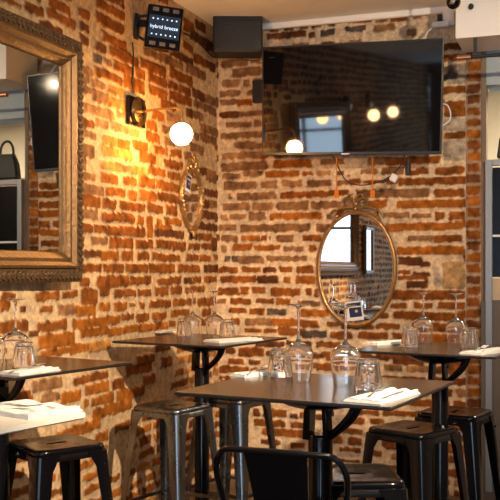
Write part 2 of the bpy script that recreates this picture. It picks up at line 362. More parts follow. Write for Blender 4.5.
def transcribe(T, fn, rnd):
    out = []
    for ox, oy, s, txt in T:
        for it in txt.split(';'):
            p = it.split(); x0, x1, y0, y1 = [float(q) for q in p[:4]]
            x0 = ox+x0/s; x1 = ox+x1/s; y0 = oy+y0/s; y1 = oy+y1/s
            xc = (x0+x1)/2
            _, za = fn(xc, y1); _, zb = fn(xc, y0); ua, _ = fn(x0, 0); ub, _ = fn(x1, 0)
            if ua > ub: ua, ub = ub, ua
            v = rnd.uniform(.88, 1.12)
            out.append((ua-.001, ub+.001, (za+zb)/2, (zb-za)/2+.0012, tuple(q*v for q in BK[p[4]]), rnd.uniform(.005, .011), (rnd.uniform(-.015, .015), rnd.uniform(-.001, .001))))
    return out
def inrect(fn_inv, rects):
    def f(u0, u1, k):
        x, y = fn_inv((u0+u1)/2, H+k*PITCH)
        return any(a <= x <= c and b <= y <= d for a, b, c, d in rects)
    return f
def inv_back(a, z):
    p = R(a, 0, z); return 250+F*p.x/p.y, 270-(z-H)*F/p.y
def inv_left(b, z):
    p = R(0, b, z); return 250+F*p.x/p.y, 270-(z-H)*F/p.y
def style_back(u, z, r, k):
    if u > 1.15 and z < H+.75:
        if k % 2 == 0: return r.uniform(.25, .42), 'oorr', .0255, .3
        return r.uniform(.12, .36), 'orrbp', .023, .6
    if z > H+.35:
        return r.uniform(.11, .26), 'bbbpdr', .0225, 1
    return r.uniform(.10, .25), 'rrrdbo', .0225, 1
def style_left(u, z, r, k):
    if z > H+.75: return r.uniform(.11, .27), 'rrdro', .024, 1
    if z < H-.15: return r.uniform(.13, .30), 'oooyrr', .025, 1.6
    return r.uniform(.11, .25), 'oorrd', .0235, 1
rnd = random.Random(11)
bb = rand_bricks(-.05, 1.80, 0, ZC, style_back, rnd, inrect(inv_back, BACKR))+transcribe(BACKT, back_at, rnd)
us, zs, hg, cl = brick_field(-.036, 1.745, 0, ZC, .0072, bb, 3)
def place_back(U, Z, Hh):
    return np.stack([CX+U*E1[0]+Hh*E2[0], CY+U*E1[1]+Hh*E2[1], Z+0*U], -1)
def place_left(U, Z, Hh):
    return np.stack([CX+Hh*E1[0]+U*E2[0], CY+Hh*E1[1]+U*E2[1], Z+0*U], -1)
struct(relief('wall_back', place_back, us, zs, hg, cl))
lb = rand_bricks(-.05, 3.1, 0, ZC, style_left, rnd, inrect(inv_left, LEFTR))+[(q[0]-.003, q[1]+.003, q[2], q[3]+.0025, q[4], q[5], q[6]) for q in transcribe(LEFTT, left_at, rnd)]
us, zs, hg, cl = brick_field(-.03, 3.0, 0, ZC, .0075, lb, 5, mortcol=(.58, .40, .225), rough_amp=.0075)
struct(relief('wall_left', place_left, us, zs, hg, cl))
lb = rand_bricks(3.0, 10.05, 0, ZC, style_left, rnd)
us, zs, hg, cl = brick_field(3.0, 10.0, 0, ZC, .02, lb, 6, mortcol=(.58, .40, .225))
struct(relief('wall_left_rear', place_left, us, zs, hg, cl))
# brick pilaster at the end of the back wall
pb = []
for k in range(-21, 24):
    z = H+k*PITCH+.01
    c = BK[rnd.choice('orrrd')]
    pb.append((.006, .092, z, .0290, c, .006, (rnd.uniform(-.02, .02), .001)))
us, zs, hg, cl = brick_field(0, .097, 0, ZC-.02, .0075, pb, 9, mortcol=(.34, .24, .16))
A0P = 1.745
def place_pil(U, Z, Hh): return place_back(U+A0P, Z, Hh-.012)
struct(relief('wall_pilaster', place_pil, us, zs, hg, cl, thick=.3))
def rbox(name, a0, a1, b0, b1, z0, z1, mat, parent=None, bevel=.003):
    mb = MB()
    P = [R(a, b, z) for z in (z0, z1) for a, b in ((a0, b0), (a1, b0), (a1, b1), (a0, b1))]
    if parent is not None: P = [p-parent.location for p in P]
    mb.add(P, [(3, 2, 1, 0), (4, 5, 6, 7), (0, 1, 5, 4), (1, 2, 6, 5), (2, 3, 7, 6), (3, 0, 4, 7)])
    return mb.build(name, mat, parent, smooth=False, bevel=bevel)
struct(rbox('trim_1', A0P+.097, A0P+.130, -.10, -.004, 0, ZC-.02, M['oldedge']))
struct(rbox('trim_2', .0, 1.74, .0, .035, ZC-.045, ZC-.0, M['ceil'], bevel=.012))

# ---------------------------------------------------------------- room shell
AW = 5.2; BW = 10.0
struct(rbox('floor', -.15, AW+.15, -3.2, BW+.15, -.1, 0, M['floor'], bevel=0))
struct(rbox('ceiling', -.15, AW+.15, -3.2, BW+.15, ZC, ZC+.1, M['ceil'], bevel=0))
struct(rbox('wall_right', AW, AW+.15, -3.05, BW, 0, ZC, M['darkpaint'], bevel=0))
# rear wall with a wide shop window
rw = MB()
def addrb(mb, a0, a1, b0, b1, z0, z1):
    P = [R(a, b, z) for z in (z0, z1) for a, b in ((a0, b0), (a1, b0), (a1, b1), (a0, b1))]
    mb.add(P, [(3, 2, 1, 0), (4, 5, 6, 7), (0, 1, 5, 4), (1, 2, 6, 5), (2, 3, 7, 6), (3, 0, 4, 7)])
W0, W1, WZ0, WZ1 = .9, 4.3, .35, 2.75
addrb(rw, 0, W0, BW, BW+.15, 0, ZC); addrb(rw, W1, AW, BW, BW+.15, 0, ZC)
addrb(rw, W0, W1, BW, BW+.15, 0, WZ0); addrb(rw, W0, W1, BW, BW+.15, WZ1, ZC)
struct(rw.build('wall_rear', M['darkpaint'], None, smooth=False))
wf = MB()
for i in range(4):
    a = W0+(W1-W0)*i/3
    addrb(wf, max(W0, a-.03), min(W1, a+.03), BW+.03, BW+.10, WZ0, WZ1)
addrb(wf, W0+.03, W1-.03, BW+.035, BW+.095, WZ0, WZ0+.06); addrb(wf, W0+.03, W1-.03, BW+.035, BW+.095, WZ1-.06, WZ1); addrb(wf, W0+.03, W1-.03, BW+.035, BW+.095, 2.2, 2.25)
wfo = struct(wf.build('window_1', M['greymetal'], None, smooth=False))
struct(rbox('wall_bar_rear', 1.2, AW, -3.2, -3.05, 0, ZC, M['cream'], bevel=0))
struct(rbox('wall_bar_left', 1.05, 1.2, -3.2, -.35, 0, ZC, M['bluegrey'], bevel=0))
# soffit over the opening and its lower beam
struct(rbox('trim_3', back_at(455.5, 39, .42)[0], AW-.0, .02, .42, back_at(457, 38.5, .42)[1], ZC, M['white'], bevel=.004))
struct(rbox('trim_4', A0P+.131, AW, -.25, .0, back_at(490, 85, 0)[1], ZC, M['bluegrey'], bevel=0))

# ---------------------------------------------------------------- tables
TZ = 1.09
def make_table(label, cx, cy, w, l, ang, white=False, group='dark pedestal bar tables', ccx=0.0, ccy=0.0, pr=1.0):
    root = thing('bar_table', label, 'table', (cx, cy, 0), ang, None)
    th = .012 if not white else .017
    def rr(w, l, r, n=5):
        P = []
        for sx, sy, a0 in ((1, 1, 0), (-1, 1, PI/2), (-1, -1, PI), (1, -1, 1.5*PI)):
            for i in range(n+1):
                a = a0+PI/2*i/n
                P.append((sx*(w/2-r)+r*math.cos(a), sy*(l/2-r)+r*math.sin(a)))
        return P
    r = .008
    t = MB(); t.prism(rr(w-.002, l-.002, r), TZ-.0025, TZ)
    t.build('table_top', M['whitetop'] if white else M['top'], root, smooth=False)
    e = MB(); e.rings([[(x, y, TZ-th) for x, y in rr(w-.010, l-.010, r)], [(x, y, TZ-th+.004) for x, y in rr(w, l, r)], [(x, y, TZ-.0026) for x, y in rr(w, l, r)]])
    e.build('table_edge', M['whitetop'] if white else M['topedge'], root, smooth=False)
    zt = TZ-th
    d = MB(); d.lathe([(q_*pr, h_) for q_, h_ in [(.02, -.062), (.06, -.060), (.11, -.048), (.15, -.030), (.175, -.012), (.182, -.003), (.182, 0)]], 40, (ccx, ccy, zt))
    d.build('top_plate', M['black'], root)
    br = MB()
    for sgn in (-1, 1):
        br.box((ccx+sgn*.032-.008, ccy, zt-.105), (.020-.004*sgn, .05, .12), ry(-sgn*.06))
    br.build('bracket', M['black'], root, bevel=.002)
    # curved gusset arms
    for sgn in ((1,) if not white else (1,)):
        g = MB()
        pts = bez((ccx+.135, ccy, zt-.025), (ccx+.12, ccy, zt-.09), (ccx+.07, ccy, zt-.12), (ccx+.02, ccy, zt-.165), 10)
        g.tube(pts, [.020-.008*q/10 for q in range(11)], 10, 1.0)
        g.build('gusset', M['black'], root)
    bo = MB(); bo.rings([[(ccx+.038+.002*q, ccy+.010*math.cos(t*PI/4), zt-.075+.010*math.sin(t*PI/4)) for t in range(8)] for q in (0, 4)])
    bo.build('bolt', M['steel'], root)
    c = MB(); c.lathe([(.041, .02), (.041, zt-.155), (.036, zt-.145), (.0, zt-.145)], 28, (ccx, ccy, 0))
    c.build('column', M['black'], root)
    b = MB(); b.lathe([(.17*pr, 0), (.17*pr, .008), (.15, .014), (.05, .022), (.0, .022)], 40, (ccx, ccy, 0))
    b.build('base_plate', M['black'], root)
    return root
A1 = math.radians(-27)
U1 = (math.cos(math.radians(153)), math.sin(math.radians(153))); U2 = (math.cos(math.radians(63)), math.sin(math.radians(63)))
# front table
make_table('dark square bar table in front with a silver stool tucked at its left corner', .233, 3.045, .72, .68, A1)
make_table('dark bar table beneath the oval mirror, beside the brick wall end', .948, 4.54, .70, .68, math.radians(-29), ccx=-.0, ccy=-.035)
make_table('dark bar table standing in the brick corner, farthest back', -.268, 5.125, .70, .72, math.radians(-30), ccx=0, ccy=0)
make_table('dark bar table under the large gilt mirror, cut by the left picture edge', -.899, 3.713, .55, .66, math.radians(-32), ccx=-.162, pr=.9)
make_table('white topped bar table in the lower left corner of the picture', -.464-.5*.72*math.cos(math.radians(-35))-.34*math.cos(math.radians(60)), 2.486+.0+.5*.72*math.sin(math.radians(35))-.34*math.sin(math.radians(60)), .72, .68, math.radians(-33), white=True)

# ---------------------------------------------------------------- stools
def sq_ring(hw, r, z, N=64, off=(0, 0)):
    P = []
    for i in range(N):
        a = 2*PI*i/N
        c, s = math.cos(a), math.sin(a)
        # ray to rounded square
        k = hw/max(abs(c), abs(s)); x, y = c*k, s*k
        ix, iy = hw-r, hw-r
        if abs(x) > ix and abs(y) > iy:
            # solve |p*t - corner| = r
            qx, qy = math.copysign(ix, x), math.copysign(iy, y)
            B = c*qx+s*qy; C = qx*qx+qy*qy-r*r
            t = B+math.sqrt(max(0, B*B-C)); x, y = c*t, s*t
        P.append((x+off[0], y+off[1], z))
    return P
def slot_ring(z, L=.036, r=.011, N=64, grow=0):
    P = []
    for i in range(N):
        a = 2*PI*i/N; c, s = math.cos(a), math.sin(a)
        rr = r+grow
        ks = [abs(rr/s) if abs(s) > 1e-6 else 9]
        t = ks[0]
        if abs(c*t) > L:
            q = math.copysign(L, c); B = c*q; C = q*q-rr*rr
            t = B+math.sqrt(max(0, B*B-C))
        P.append((c*t, s*t, z))
    return P
SH = .76
def make_stool(name, label, mat, loc, ang, back=False, slot=True):
    root = thing(name, label, 'stool' if not back else 'chair', loc, ang)
    hw = .155
    s = MB()
    rings = [slot_ring(SH-.012), slot_ring(SH-.005), slot_ring(SH-.004, grow=.006)]
    for k, dz in ((.45, .0045), (.7, .003), (.86, .0005)): rings.append(sq_ring(hw*k, hw*k*.4, SH-dz))
    rings += [sq_ring(hw-.012, .03, SH), sq_ring(hw-.004, .035, SH-.003), sq_ring(hw, .038, SH-.010), sq_ring(hw+.001, .038, SH-.020), sq_ring(hw-.002, .036, SH-.024),
              sq_ring(hw+.003, .038, SH-.028), sq_ring(hw+.006, .038, SH-.050), sq_ring(hw+.003, .036, SH-.050), sq_ring(hw-.003, .034, SH-.022), sq_ring(hw-.012, .03, SH-.010),
              sq_ring(hw*.7, .04, SH-.010), slot_ring(SH-.012, grow=.004)]
    s.rings(rings, loop=True)
    s.build('seat', mat, root, angle=50)
    T = .004
    for qx, qy in ((1, 1), (-1, 1), (-1, -1), (1, -1)):
        l = MB(); rs = []
        for i in range(13):
            t = i/12; z = SH-.026-(SH-.026-.008)*t
            h = hw+.007+(.222-hw-.007)*t
            w = .100-.030*min(1, t/.07) if t < .07 else .070-.036*((t-.07)/.93)
            r = .034-.018*t
            outer = [(-w, 0)]+[(-r+r*math.sin(a*PI/10), -r+r*math.cos(a*PI/10)) for a in range(6)]+[(0, -w)]
            inner = [(-T, -w)]+[(-r+(r-T)*math.sin(a*PI/10), -r+(r-T)*math.cos(a*PI/10)) for a in range(5, -1, -1)]+[(-w, -T)]
            rs.append([(qx*(h+x), qy*(h+y), z) for x, y in outer+inner])
        l.rings(rs); leg = l.build('leg', mat, root)
        fo = MB(); fo.box((qx*(.222-.016), qy*(.222-.016), .005), (.042, .042, .01)); fo.build('foot', M['blackmatte'], leg, bevel=.002)
        # rivet on the leg
        rv = MB(); rv.ell((qx*(hw+.012-.028), qy*(hw+.0125), SH-.085), (.006, .004, .006)); rv.build('rivet', mat, leg)
    fr = MB(); hf = .205
    for (x0, y0, x1, y1) in ((-1, -1, 1, -1), (1, -1, 1, 1), (1, 1, -1, 1), (-1, 1, -1, -1)):
        k = hf-.008
        fr.box(((x0+x1)/2*k, (y0+y1)/2*k, .24), (abs(x1-x0)*k+.004, abs(y1-y0)*k+.004, .022) if True else 0)
    fr.build('footrest', mat, root, bevel=.003)
    bc = MB()
    for a in (PI/4, -PI/4):
        bc.box((0, 0, SH-.058 + (.006 if a > 0 else 0)), (.40, .018, .004), rz(a))
    bc.build('cross_brace', mat, root)
    return root
black0 = make_stool('bar_stool', 'black metal stool at the right, seat half under the front dark table corner', M['black'], (.745, 4.20, 0), math.radians(45))
dup(black0, (1.043, 4.685, 0), math.radians(58), 'black metal stool behind the table column at the far right, rearmost of the black ones')
dup(black0, (-.808, 3.83, 0), math.radians(39), 'black metal stool at the lower left, below the white table edge')
dup(black0, (.368, 3.255, 0), math.radians(2), 'black metal stool tucked under the front table, only seat and slot in view')
silver = make_stool('bar_stool', 'bare silver metal stool with its whole seat in view, in front of corner table', M['steel'], (-.415, 4.9, 0), math.radians(57))
dup(silver, (-.095, 5.245, 0), math.radians(57), 'bare silver metal stool hidden by the front table top, only one leg showing')
# foreground chair with tubular back
ch = make_stool('bar_chair', 'black metal bar chair with tubular backrest and solid splat in the foreground', M['black'], (.165, 2.66, 0), math.radians(-22), back=True)
bt = MB(); topz = .992
lean = .075
def bp(x, z): return (x, -.17-lean*(z-SH+.03)/(topz-SH+.03), z)
pl = [bp(-.165, SH-.04), bp(-.176, .85), bp(-.186, .92)]
pl += [bp(-.186+.045*(1-math.cos(a)), .92+.003+(topz-.923)*math.sin(a)) for a in [PI/2*i/6 for i in range(1, 7)]]
pr = [(-x, y, z) for x, y, z in reversed(pl)]
bt.tube(pl+[bp(0, topz+.001)]+pr, .0088, 10)
bt.build('back_tube', M['black'], ch)
sp = MB(); P = []
for i in range(9):
    t = i/8; z = SH-.03+(topz-SH+.03-.003)*t; wv = .068+.022*t
    x0, y0, _ = bp(0, z); y0 += .006*math.sin(PI*t)
    P.append([(-wv-.008, y0-.0015, z), (wv-.008, y0-.0015, z), (wv-.008, y0+.0015, z), (-wv-.008, y0+.0015, z)])
sp.rings(P); sp.build('back_splat', M['black'], ch)

# ---------------------------------------------------------------- glassware
def make_wine_single(label, loc):
    inner = [(0.0, .127), (.010, .126), (.020, .1235), (.031, .1175), (.0385, .109), (.0427, .101), (.0437, .092), (.0415, .065), (.0372, .03), (.0333, 0.0004)]
    bowl_o = [(.0345, 0), (.0385, .03), (.0428, .065), (.0452, .092), (.0445, .104), (.040, .115), (.031, .124), (.020, .131), (.011, .137), (.0062, .146)]
    stem = [(.0042, .165), (.004, .21), (.0048, .245), (.009, .254), (.022, .2585), (.0375, .2615), (.0378, .2630), (.036, .2640), (.0, .2640)]
    P_ = [(r*(1.13 if z < .14 else 1.05), z*1.015) for r, z in inner+bowl_o+stem]
    g = MB(); g.lathe(P_, 40)
    o = g.build('wine_glass', M['glass'], None, angle=60)
    o.location = loc
    return tag(o, label, 'wine glass', 'upturned wine glasses')
def make_tumbler(label, loc, rot=0):
    facets = lambda t, z: (1-.085*(1-abs(math.sin(t*5)))**1.3) if .008 < z < .090 else 1.0
    outer = [(.0455, 0), (.0460, .006), (.0435, .030), (.0385, .072), (.0345, .088), (.0335, .096), (.031, .0995), (.026, .0985), (.0, .0975)]
    inner = [(.0, .084, 1), (.020, .084, 1), (.027, .081, 1), (.0305, .072, 1), (.0365, .030, 1), (.0425, .0008, 1)]
    g = MB(); g.lathe(inner+outer, 60, mod=facets)
    o = g.build('tumbler', M['glass'], None, angle=25)
    o.location = loc; o.rotation_euler = (0, 0, rot)
    return tag(o, label, 'glass', 'upturned water tumblers')
def on_top(px, py, z=TZ):
    d = (H-z)*F/(py-270)
    return ((px-250)/F*d, d, z+.0003)
def one_copy(src, loc, label, rot=0):
    o = src.copy(); COL.objects.link(o); o.location = loc; o['label'] = label; o.rotation_euler = (0, 0, rot); return o
w0 = make_wine_single('upturned wine glass on the front table, left one, with brick right behind its foot', on_top(298.5, 382))
for (x, y, l) in ((345.5, 385.5, 'upturned wine glass on the front table, right one, overlapping the oval mirror'),
                  (192.5, 338.5, 'upturned wine glass on the corner table, left of the two'),
                  (214.5, 338.8, 'upturned wine glass on the corner table, right of the two'),
                  (423.5, 343.5, 'upturned wine glass on the far right table, left of the two'),
                  (456.0, 346.5, 'upturned wine glass on the far right table, nearest the wall end'),
                  (15.5, 364.5, 'upturned wine glass on the left table, standing whole in view'),
                  (-8, 368.5, 'upturned wine glass on the left table, cut by the picture edge')):
    one_copy(w0, on_top(x, y), l)
t0 = make_tumbler('upturned tumbler on the front table, left one beside the folded napkin', on_top(280, 376.5), .1)
for (x, y, l) in ((368, 389.5, 'upturned tumbler on the front table, right one beside napkin with fork'),
                  (184, 335.5, 'upturned tumbler on the corner table, left of both wine glasses'),
                  (227.5, 336.5, 'upturned tumbler on the corner table, right of both wine glasses'),
                  (410, 347, 'upturned tumbler on the far right table, left of the wine glasses'),
                  (470, 348, 'upturned tumbler on the far right table, right of the wine glasses'),
                  (24, 367, 'upturned tumbler on the left table under the large gilt mirror')):
    one_copy(t0, on_top(x, y), l, random.uniform(0, .6))

# ---------------------------------------------------------------- napkins, forks, knives
def make_napkin(label, quad, layers=3):
    # quad of pixel corners on the table plane
    P = [Vector(on_top(x, y)) for x, y in quad]
    c = sum(P, Vector())/4
    ux = ((P[1]-P[0])+(P[2]-P[3]))/2; uy = ((P[3]-P[0])+(P[2]-P[1]))/2
    w, l = ux.length, uy.length
    ang = math.atan2(ux.y, ux.x)
    m = MB()
    for k in range(layers):
        sh = .003*k
        nx, ny = 20, 8
        vs = []
        for q in (0, 1):
            for i in range(nx+1):
                for j in range(ny+1):
                    x = (i/nx-.5)*(w-sh*2); y = (j/ny-.5)*(l-sh*2)
                    z = .0028*k+(.0022 if q else 0)+(.0012*math.sin(i*.9+j*.5)*(k+0.0)/layers)
                    vs.append((x, y, max(z, 0)+(.0055*abs(math.sin(2.5*PI*i/nx)) if (q and k == layers-1) else 0)))
        n1 = (nx+1)*(ny+1); fs = []
        idx = lambda q, i, j: q*n1+i*(ny+1)+j
        for i in range(nx):
            for j in range(ny):
                fs.append((idx(1, i, j), idx(1, i+1, j), idx(1, i+1, j+1), idx(1, i, j+1)))
                fs.append((idx(0, i, j), idx(0, i, j+1), idx(0, i+1, j+1), idx(0, i+1, j)))
        for i in range(nx):
            fs.append((idx(0, i, 0), idx(0, i+1, 0), idx(1, i+1, 0), idx(1, i, 0))); fs.append((idx(0, i+1, ny), idx(0, i, ny), idx(1, i, ny), idx(1, i+1, ny)))
        for j in range(ny):
            fs.append((idx(0, 0, j+1), idx(0, 0, j), idx(1, 0, j), idx(1, 0, j+1))); fs.append((idx(0, nx, j), idx(0, nx, j+1), idx(1, nx, j+1), idx(1, nx, j)))
        m.add(vs, fs)
    o = m.build('paper_napkin', M['napkin'], None, angle=40)
    o.location = (c.x, c.y, TZ+.0003); o.rotation_euler = (0, 0, ang)
    return tag(o, label, 'napkin', 'folded white napkins')
NZ = .0105
def make_fork(label, p0, p1):
    a = Vector(on_top(*p0)); b = Vector(on_top(*p1)); ang = math.atan2((b-a).y, (b-a).x)
    L = min(.20, (b-a).length); m = MB()
    # handle from 0 to .62L, head to L, lifted arch
    def zz(t): return .004+.010*math.sin(PI*min(1, t))+.016*max(0, (t-.7)/.3)
    rs = []
    for i in range(15):
        t = i/14*.66; wv = .0065-.004*math.sin(PI*t/.66)+(.0 if t < .6 else .002)
        x = t*L; z = zz(t)
        rs.append([(x, -wv, z), (x, wv, z), (x, wv, z+.002), (x, -wv, z+.002)])
    for t, wv in ((.70, .008), (.74, .0115), (.78, .012)):
        x = t*L; z = zz(t); rs.append([(x, -wv, z), (x, wv, z), (x, wv, z+.002), (x, -wv, z+.002)])
    m.rings(rs)
    for k in range(4):
        y = -.0103+k*.00687; rs = []
        for t in (.775, .85, .93, 1.0):
            x = t*L; z = zz(t); wv = .0017*(1 if t < .99 else .6)
            rs.append([(x, y-wv, z), (x, y+wv, z), (x, y+wv, z+.0018), (x, y-wv, z+.0018)])
        m.rings(rs)
    o = m.build('dinner_fork', M['cutlery'], None, angle=30, bevel=.0004)
    o.location = (a.x, a.y, TZ+NZ-.004); o.rotation_euler = (0, 0, ang)
    return tag(o, label, 'fork', 'forks on the napkins')
def make_knife(label, p0, p1):
    a = Vector(on_top(*p0)); b = Vector(on_top(*p1)); ang = math.atan2((b-a).y, (b-a).x)
    L = min(.21, (b-a).length); m = MB(); rs = []
    for i in range(19):
        t = i/18; x = t*L
        if t < .45: wl = wr = .0065-.002*(t/.45); h = .004
        else:
            q = (t-.45)/.55; wl = .0045+.004*math.sin(PI*min(1, q*.8)); wr = .0045; h = .0018
            if q > .8: wl *= (1-q)/.2+.1
        rs.append([(x, -wr, 0), (x, wl, 0), (x, wl, h), (x, -wr, h)])
    m.rings(rs)
    o = m.build('table_knife', M['cutlery'], None, angle=30, bevel=.0004)
    o.location = (a.x, a.y, TZ+NZ-.0005); o.rotation_euler = (0, 0, ang)
    return tag(o, label, 'knife', 'knives on the napkins')
make_napkin('folded white napkin on the front table near corner, under fork and knife', [(350.5, 402.5), (388, 405), (414, 393.5), (378, 390)])
make_fork('steel fork on the napkin at the front table near corner', (368, 401.5), (393, 389))
make_knife('steel knife on the napkin at the front table near corner', (383, 403), (408, 392.5))
make_napkin('folded white napkin on the front table, behind the left tumbler', [(239, 377), (257, 379), (276, 372.8), (262, 370.8)])
make_fork('steel fork on the napkin behind the left front tumbler', (247, 377.8), (268, 372.4))
make_napkin('white napkin at the near edge of the corner table, right of its glasses', [(212, 342), (229, 344), (254, 339.6), (238, 338.4)])
make_napkin('small white napkin at the left edge of the corner table', [(155, 332.5), (170, 334), (181, 331.3), (166, 330.2)], 2)
make_napkin('white napkin with fork at the right end of the far right table', [(466, 354), (489, 356), (508, 350.5), (487, 349.3)])
make_fork('steel fork on the napkin of the far right table', (474, 354), (493, 349))
make_knife('steel knife on the napkin of the far right table', (482, 354), (499, 348.5))
make_napkin('white napkin at the left edge of the far right table', [(375, 345), (392, 346.5), (405, 342), (390, 340.7)])
make_napkin('white napkin on the left table, before the upturned tumbler', [(2, 374.5), (24, 376.5), (57, 370), (34, 368.6)])
make_fork('steel fork on the napkin of the left table', (10, 375.5), (45, 369.8))
make_napkin('white napkin on the white table, stretching to its far corner', [(-30, 412), (36, 420), (76, 411), (10, 401)])
make_knife('steel knife on the napkin of the white table', (-8, 407.5), (70, 412.5))
make_fork('steel fork on the napkin of the white table', (-20, 411), (55, 416))

# ---------------------------------------------------------------- mirrors
TL = math.radians(90)-PH   # local x runs along the left wall away from the camera, -y faces the room
TB = -PH
def wall_thing(name, label, cat, a, b, z, left):
    p = R(a, b, z)
    return thing(name, label, cat, p, TL if left else TB)
def frame_rect(w, h, prof):
    rs = []
    for sx, sz in ((-1, -1), (1, -1), (1, 1), (-1, 1)):
        rs.append([(sx*(w/2-i), -o, sz*(h/2-i)) for i, o in prof])
    m = MB(); m.rings(rs, loop=True); return m
b1, zt1 = left_at(82.5, 47.5, .05); _, zb1 = left_at(76, 281.5, .05)
MW = 2.15; mh = zt1-zb1
mr = wall_thing('wall_mirror', 'large rectangular mirror in a carved gilt frame at the left of the brick wall', 'mirror', .034, b1+MW/2+.09, (zt1+zb1)/2, True)
mr.rotation_euler.z -= math.radians(1.1)
frame_rect(MW, mh, [(0, 0), (0, .045), (.006, .052), (.045, .056), (.062, .05), (.062, 0)]).build('outer_frame', M['goldcarve'], mr, angle=25)
frame_rect(MW-.124, mh-.124, [(0, .0), (0, .046), (.006, .062), (.018, .066), (.028, .056), (.036, .048), (.052, .05), (.062, .040), (.070, .036), (.080, .028), (.088, .010), (.088, 0)]).build('inner_frame', M['gold'], mr, angle=25)
cv = MB(); r2 = random.Random(3)
def carve(x0, z0, x1, z1, n):
    for i in range(n):
        t = (i+.5)/n; x = x0+(x1-x0)*t; z = z0+(z1-z0)*t
        along = math.atan2(z1-z0, x1-x0)
        for s, off in ((1, .012), (-1, -.012)):
            cv.ell((x+(-math.sin(along))*off, -.057, z+math.cos(along)*off), (.018, .010, .008), 6, 4, ry(-along-s*.6))
        cv.ell((x, -.060, z), (.007, .008, .007), 6, 4)
o_ = .031
carve(-MW/2+.03, mh/2-o_, MW/2-.03, mh/2-o_, 58); carve(-MW/2+.03, -mh/2+o_, MW/2-.03, -mh/2+o_, 58)
carve(MW/2-o_, -mh/2+.05, MW/2-o_, mh/2-.05, 31); carve(-MW/2+o_, -mh/2+.05, -MW/2+o_, mh/2-.05, 31)
cv.build('carved_ornament', M['goldcarve'], mr)
g = MB(); g.box((0, -.012, 0), (MW-.29, .008, mh-.29)); g.build('mirror_glass', M['oldmirror'], mr, smooth=False)
bk = MB(); bk.box((0, -.004, 0), (MW-.13, .006, mh-.13)); bk.build('backing', M['darkwood'], mr, smooth=False)
# small gilt framed mirror further along the left wall (seen in the oval mirror)
m3 = wall_thing('wall_mirror', 'small rectangular gilt mirror seen only as a reflection in the oval mirror', 'mirror', .02, 4.85, H+.24, True)
frame_rect(.46, .58, [(0, 0), (0, .03), (.02, .04), (.045, .03), (.055, 0)]).build('frame', M['gold'], m3)
g = MB(); g.box((0, -.012, 0), (.37, .008, .49)); g.build('mirror_glass', M['oldmirror'], m3, smooth=False)

# oval mirror on the back wall
a0, z0 = back_at(356.5, 269, .03)
al, _ = back_at(316.2, 269, .03); ar, _ = back_at(397, 269, .03)
ew = (ar-al)/2; _, zt = back_at(356, 210, .03); _, zb = back_at(356, 327.5, .03); eh = (zt-zb)/2
om = wall_thing('oval_mirror', 'oval gilt mirror with a ribbon bow crest below the television', 'mirror', (al+ar)/2, .012, (zt+zb)/2, False)
NS = 72
def ell_frame(w, h, prof):
    rs = []
    for k in range(NS):
        t = 2*PI*k/NS
        rs.append([((w-i)*math.cos(t), -o, (h-i)*math.sin(t)) for i, o in prof])
    m = MB(); m.rings(rs, loop=True); return m
ell_frame(ew, eh, [(0, 0), (0, .016), (.006, .026), (.014, .028), (.020, .022), (.026, .022), (.030, .012), (.030, 0)]).build('frame', M['goldbright'], om, angle=50)
bd = MB()
for k in range(120):
    t = 2*PI*k/120
    bd.ell(((ew-.0245)*math.cos(t), -.0235, (eh-.0245)*math.sin(t)), (.0045, .0045, .0045), 6, 4)
bd.build('bead_moulding', M['goldbright'], om)
gl = MB(); P0 = [((ew-.026)*math.cos(2*PI*k/NS), -.008, (eh-.026)*math.sin(2*PI*k/NS)) for k in range(NS)]; P1 = [(x, -.014, z) for x, y, z in P0]
gl.rings([P0, P1]); gl.build('mirror_glass', M['mirror'], om, smooth=False)
cr = MB()
def rib(pts, r=.008): cr.tube(bez(*[(x, -.026-.008*math.sin(i*1.1), eh+z) for i, (x, z) in enumerate(pts)], 14), [r*(1.0+.7*math.sin(PI*i/14)) for i in range(15)], 8, .7)
for s in (-1, 1):
    rib([(0, .03), (s*.03, .10), (s*.10, .085), (s*.075, .035)], .011)
    rib([(s*.075, .035), (s*.055, .005), (s*.02, .01), (0, .03)], .010)
    rib([(s*.02, .03), (s*.06, .0), (s*.10, .03), (s*.13, -.01)], .009)
    rib([(s*.13, -.01), (s*.16, -.05), (s*.12, -.055), (s*.125, -.025)], .007)
    rib([(s*.13, -.01), (s*.15, .02), (s*.17, -.02), (s*.19, -.055)], .007)
    rib([(s*.01, .05), (s*.01, .11), (s*.055, .115), (s*.05, .07)], .009)
    cr.ell((s*.045, -.034, eh+.055), (.014, .009, .010)); cr.ell((s*.085, -.034, eh+.02), (.010, .008, .008))
cr.ell((0, -.036, eh+.04), (.020, .014, .018)); cr.ell((0, -.034, eh+.078), (.012, .01, .012)); cr.ell((0, -.03, eh+.008), (.016, .012, .012))
cr.build('bow_crest', M['goldbright'], om)
# flat navy rectangle with white border, laid on the mirror glass
def bordered_panel(a, b, z, w, h, roll, left, label):
    o = wall_thing('bordered_panel', label, 'photo', a, b, z, left)
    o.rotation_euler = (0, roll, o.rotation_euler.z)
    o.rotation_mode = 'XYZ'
    m = MB(); m.box((0, 0, 0), (w, .0015, h)); m.build('panel_base', M['whiteplastic'], o, smooth=False)
    m = MB(); m.box((0, -.0012, h*.33), (w*.84, .001, h*.18)); m.box((w*.06, -.0012, -h*.07), (w*.72, .001, h*.50)); m.build('panel_inset', M['navy'], o, smooth=False)
    m = MB(); m.ell((w*.12, -.002, -h*.02), (w*.10, .0008, h*.08), 10, 4); m.build('panel_spot', M['plaster'], o)
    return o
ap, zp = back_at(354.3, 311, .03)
bordered_panel(ap, .0285, zp, .118, .130, math.radians(-7), False, 'navy rectangle with white border at the bottom of the oval mirror')

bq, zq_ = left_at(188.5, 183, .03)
bordered_panel(.0275, bq, zq_, .095, .12, math.radians(12), True, 'navy rectangle with white border in the small ornate mirror')  # second bordered navy rectangle, on the small mirror's glass
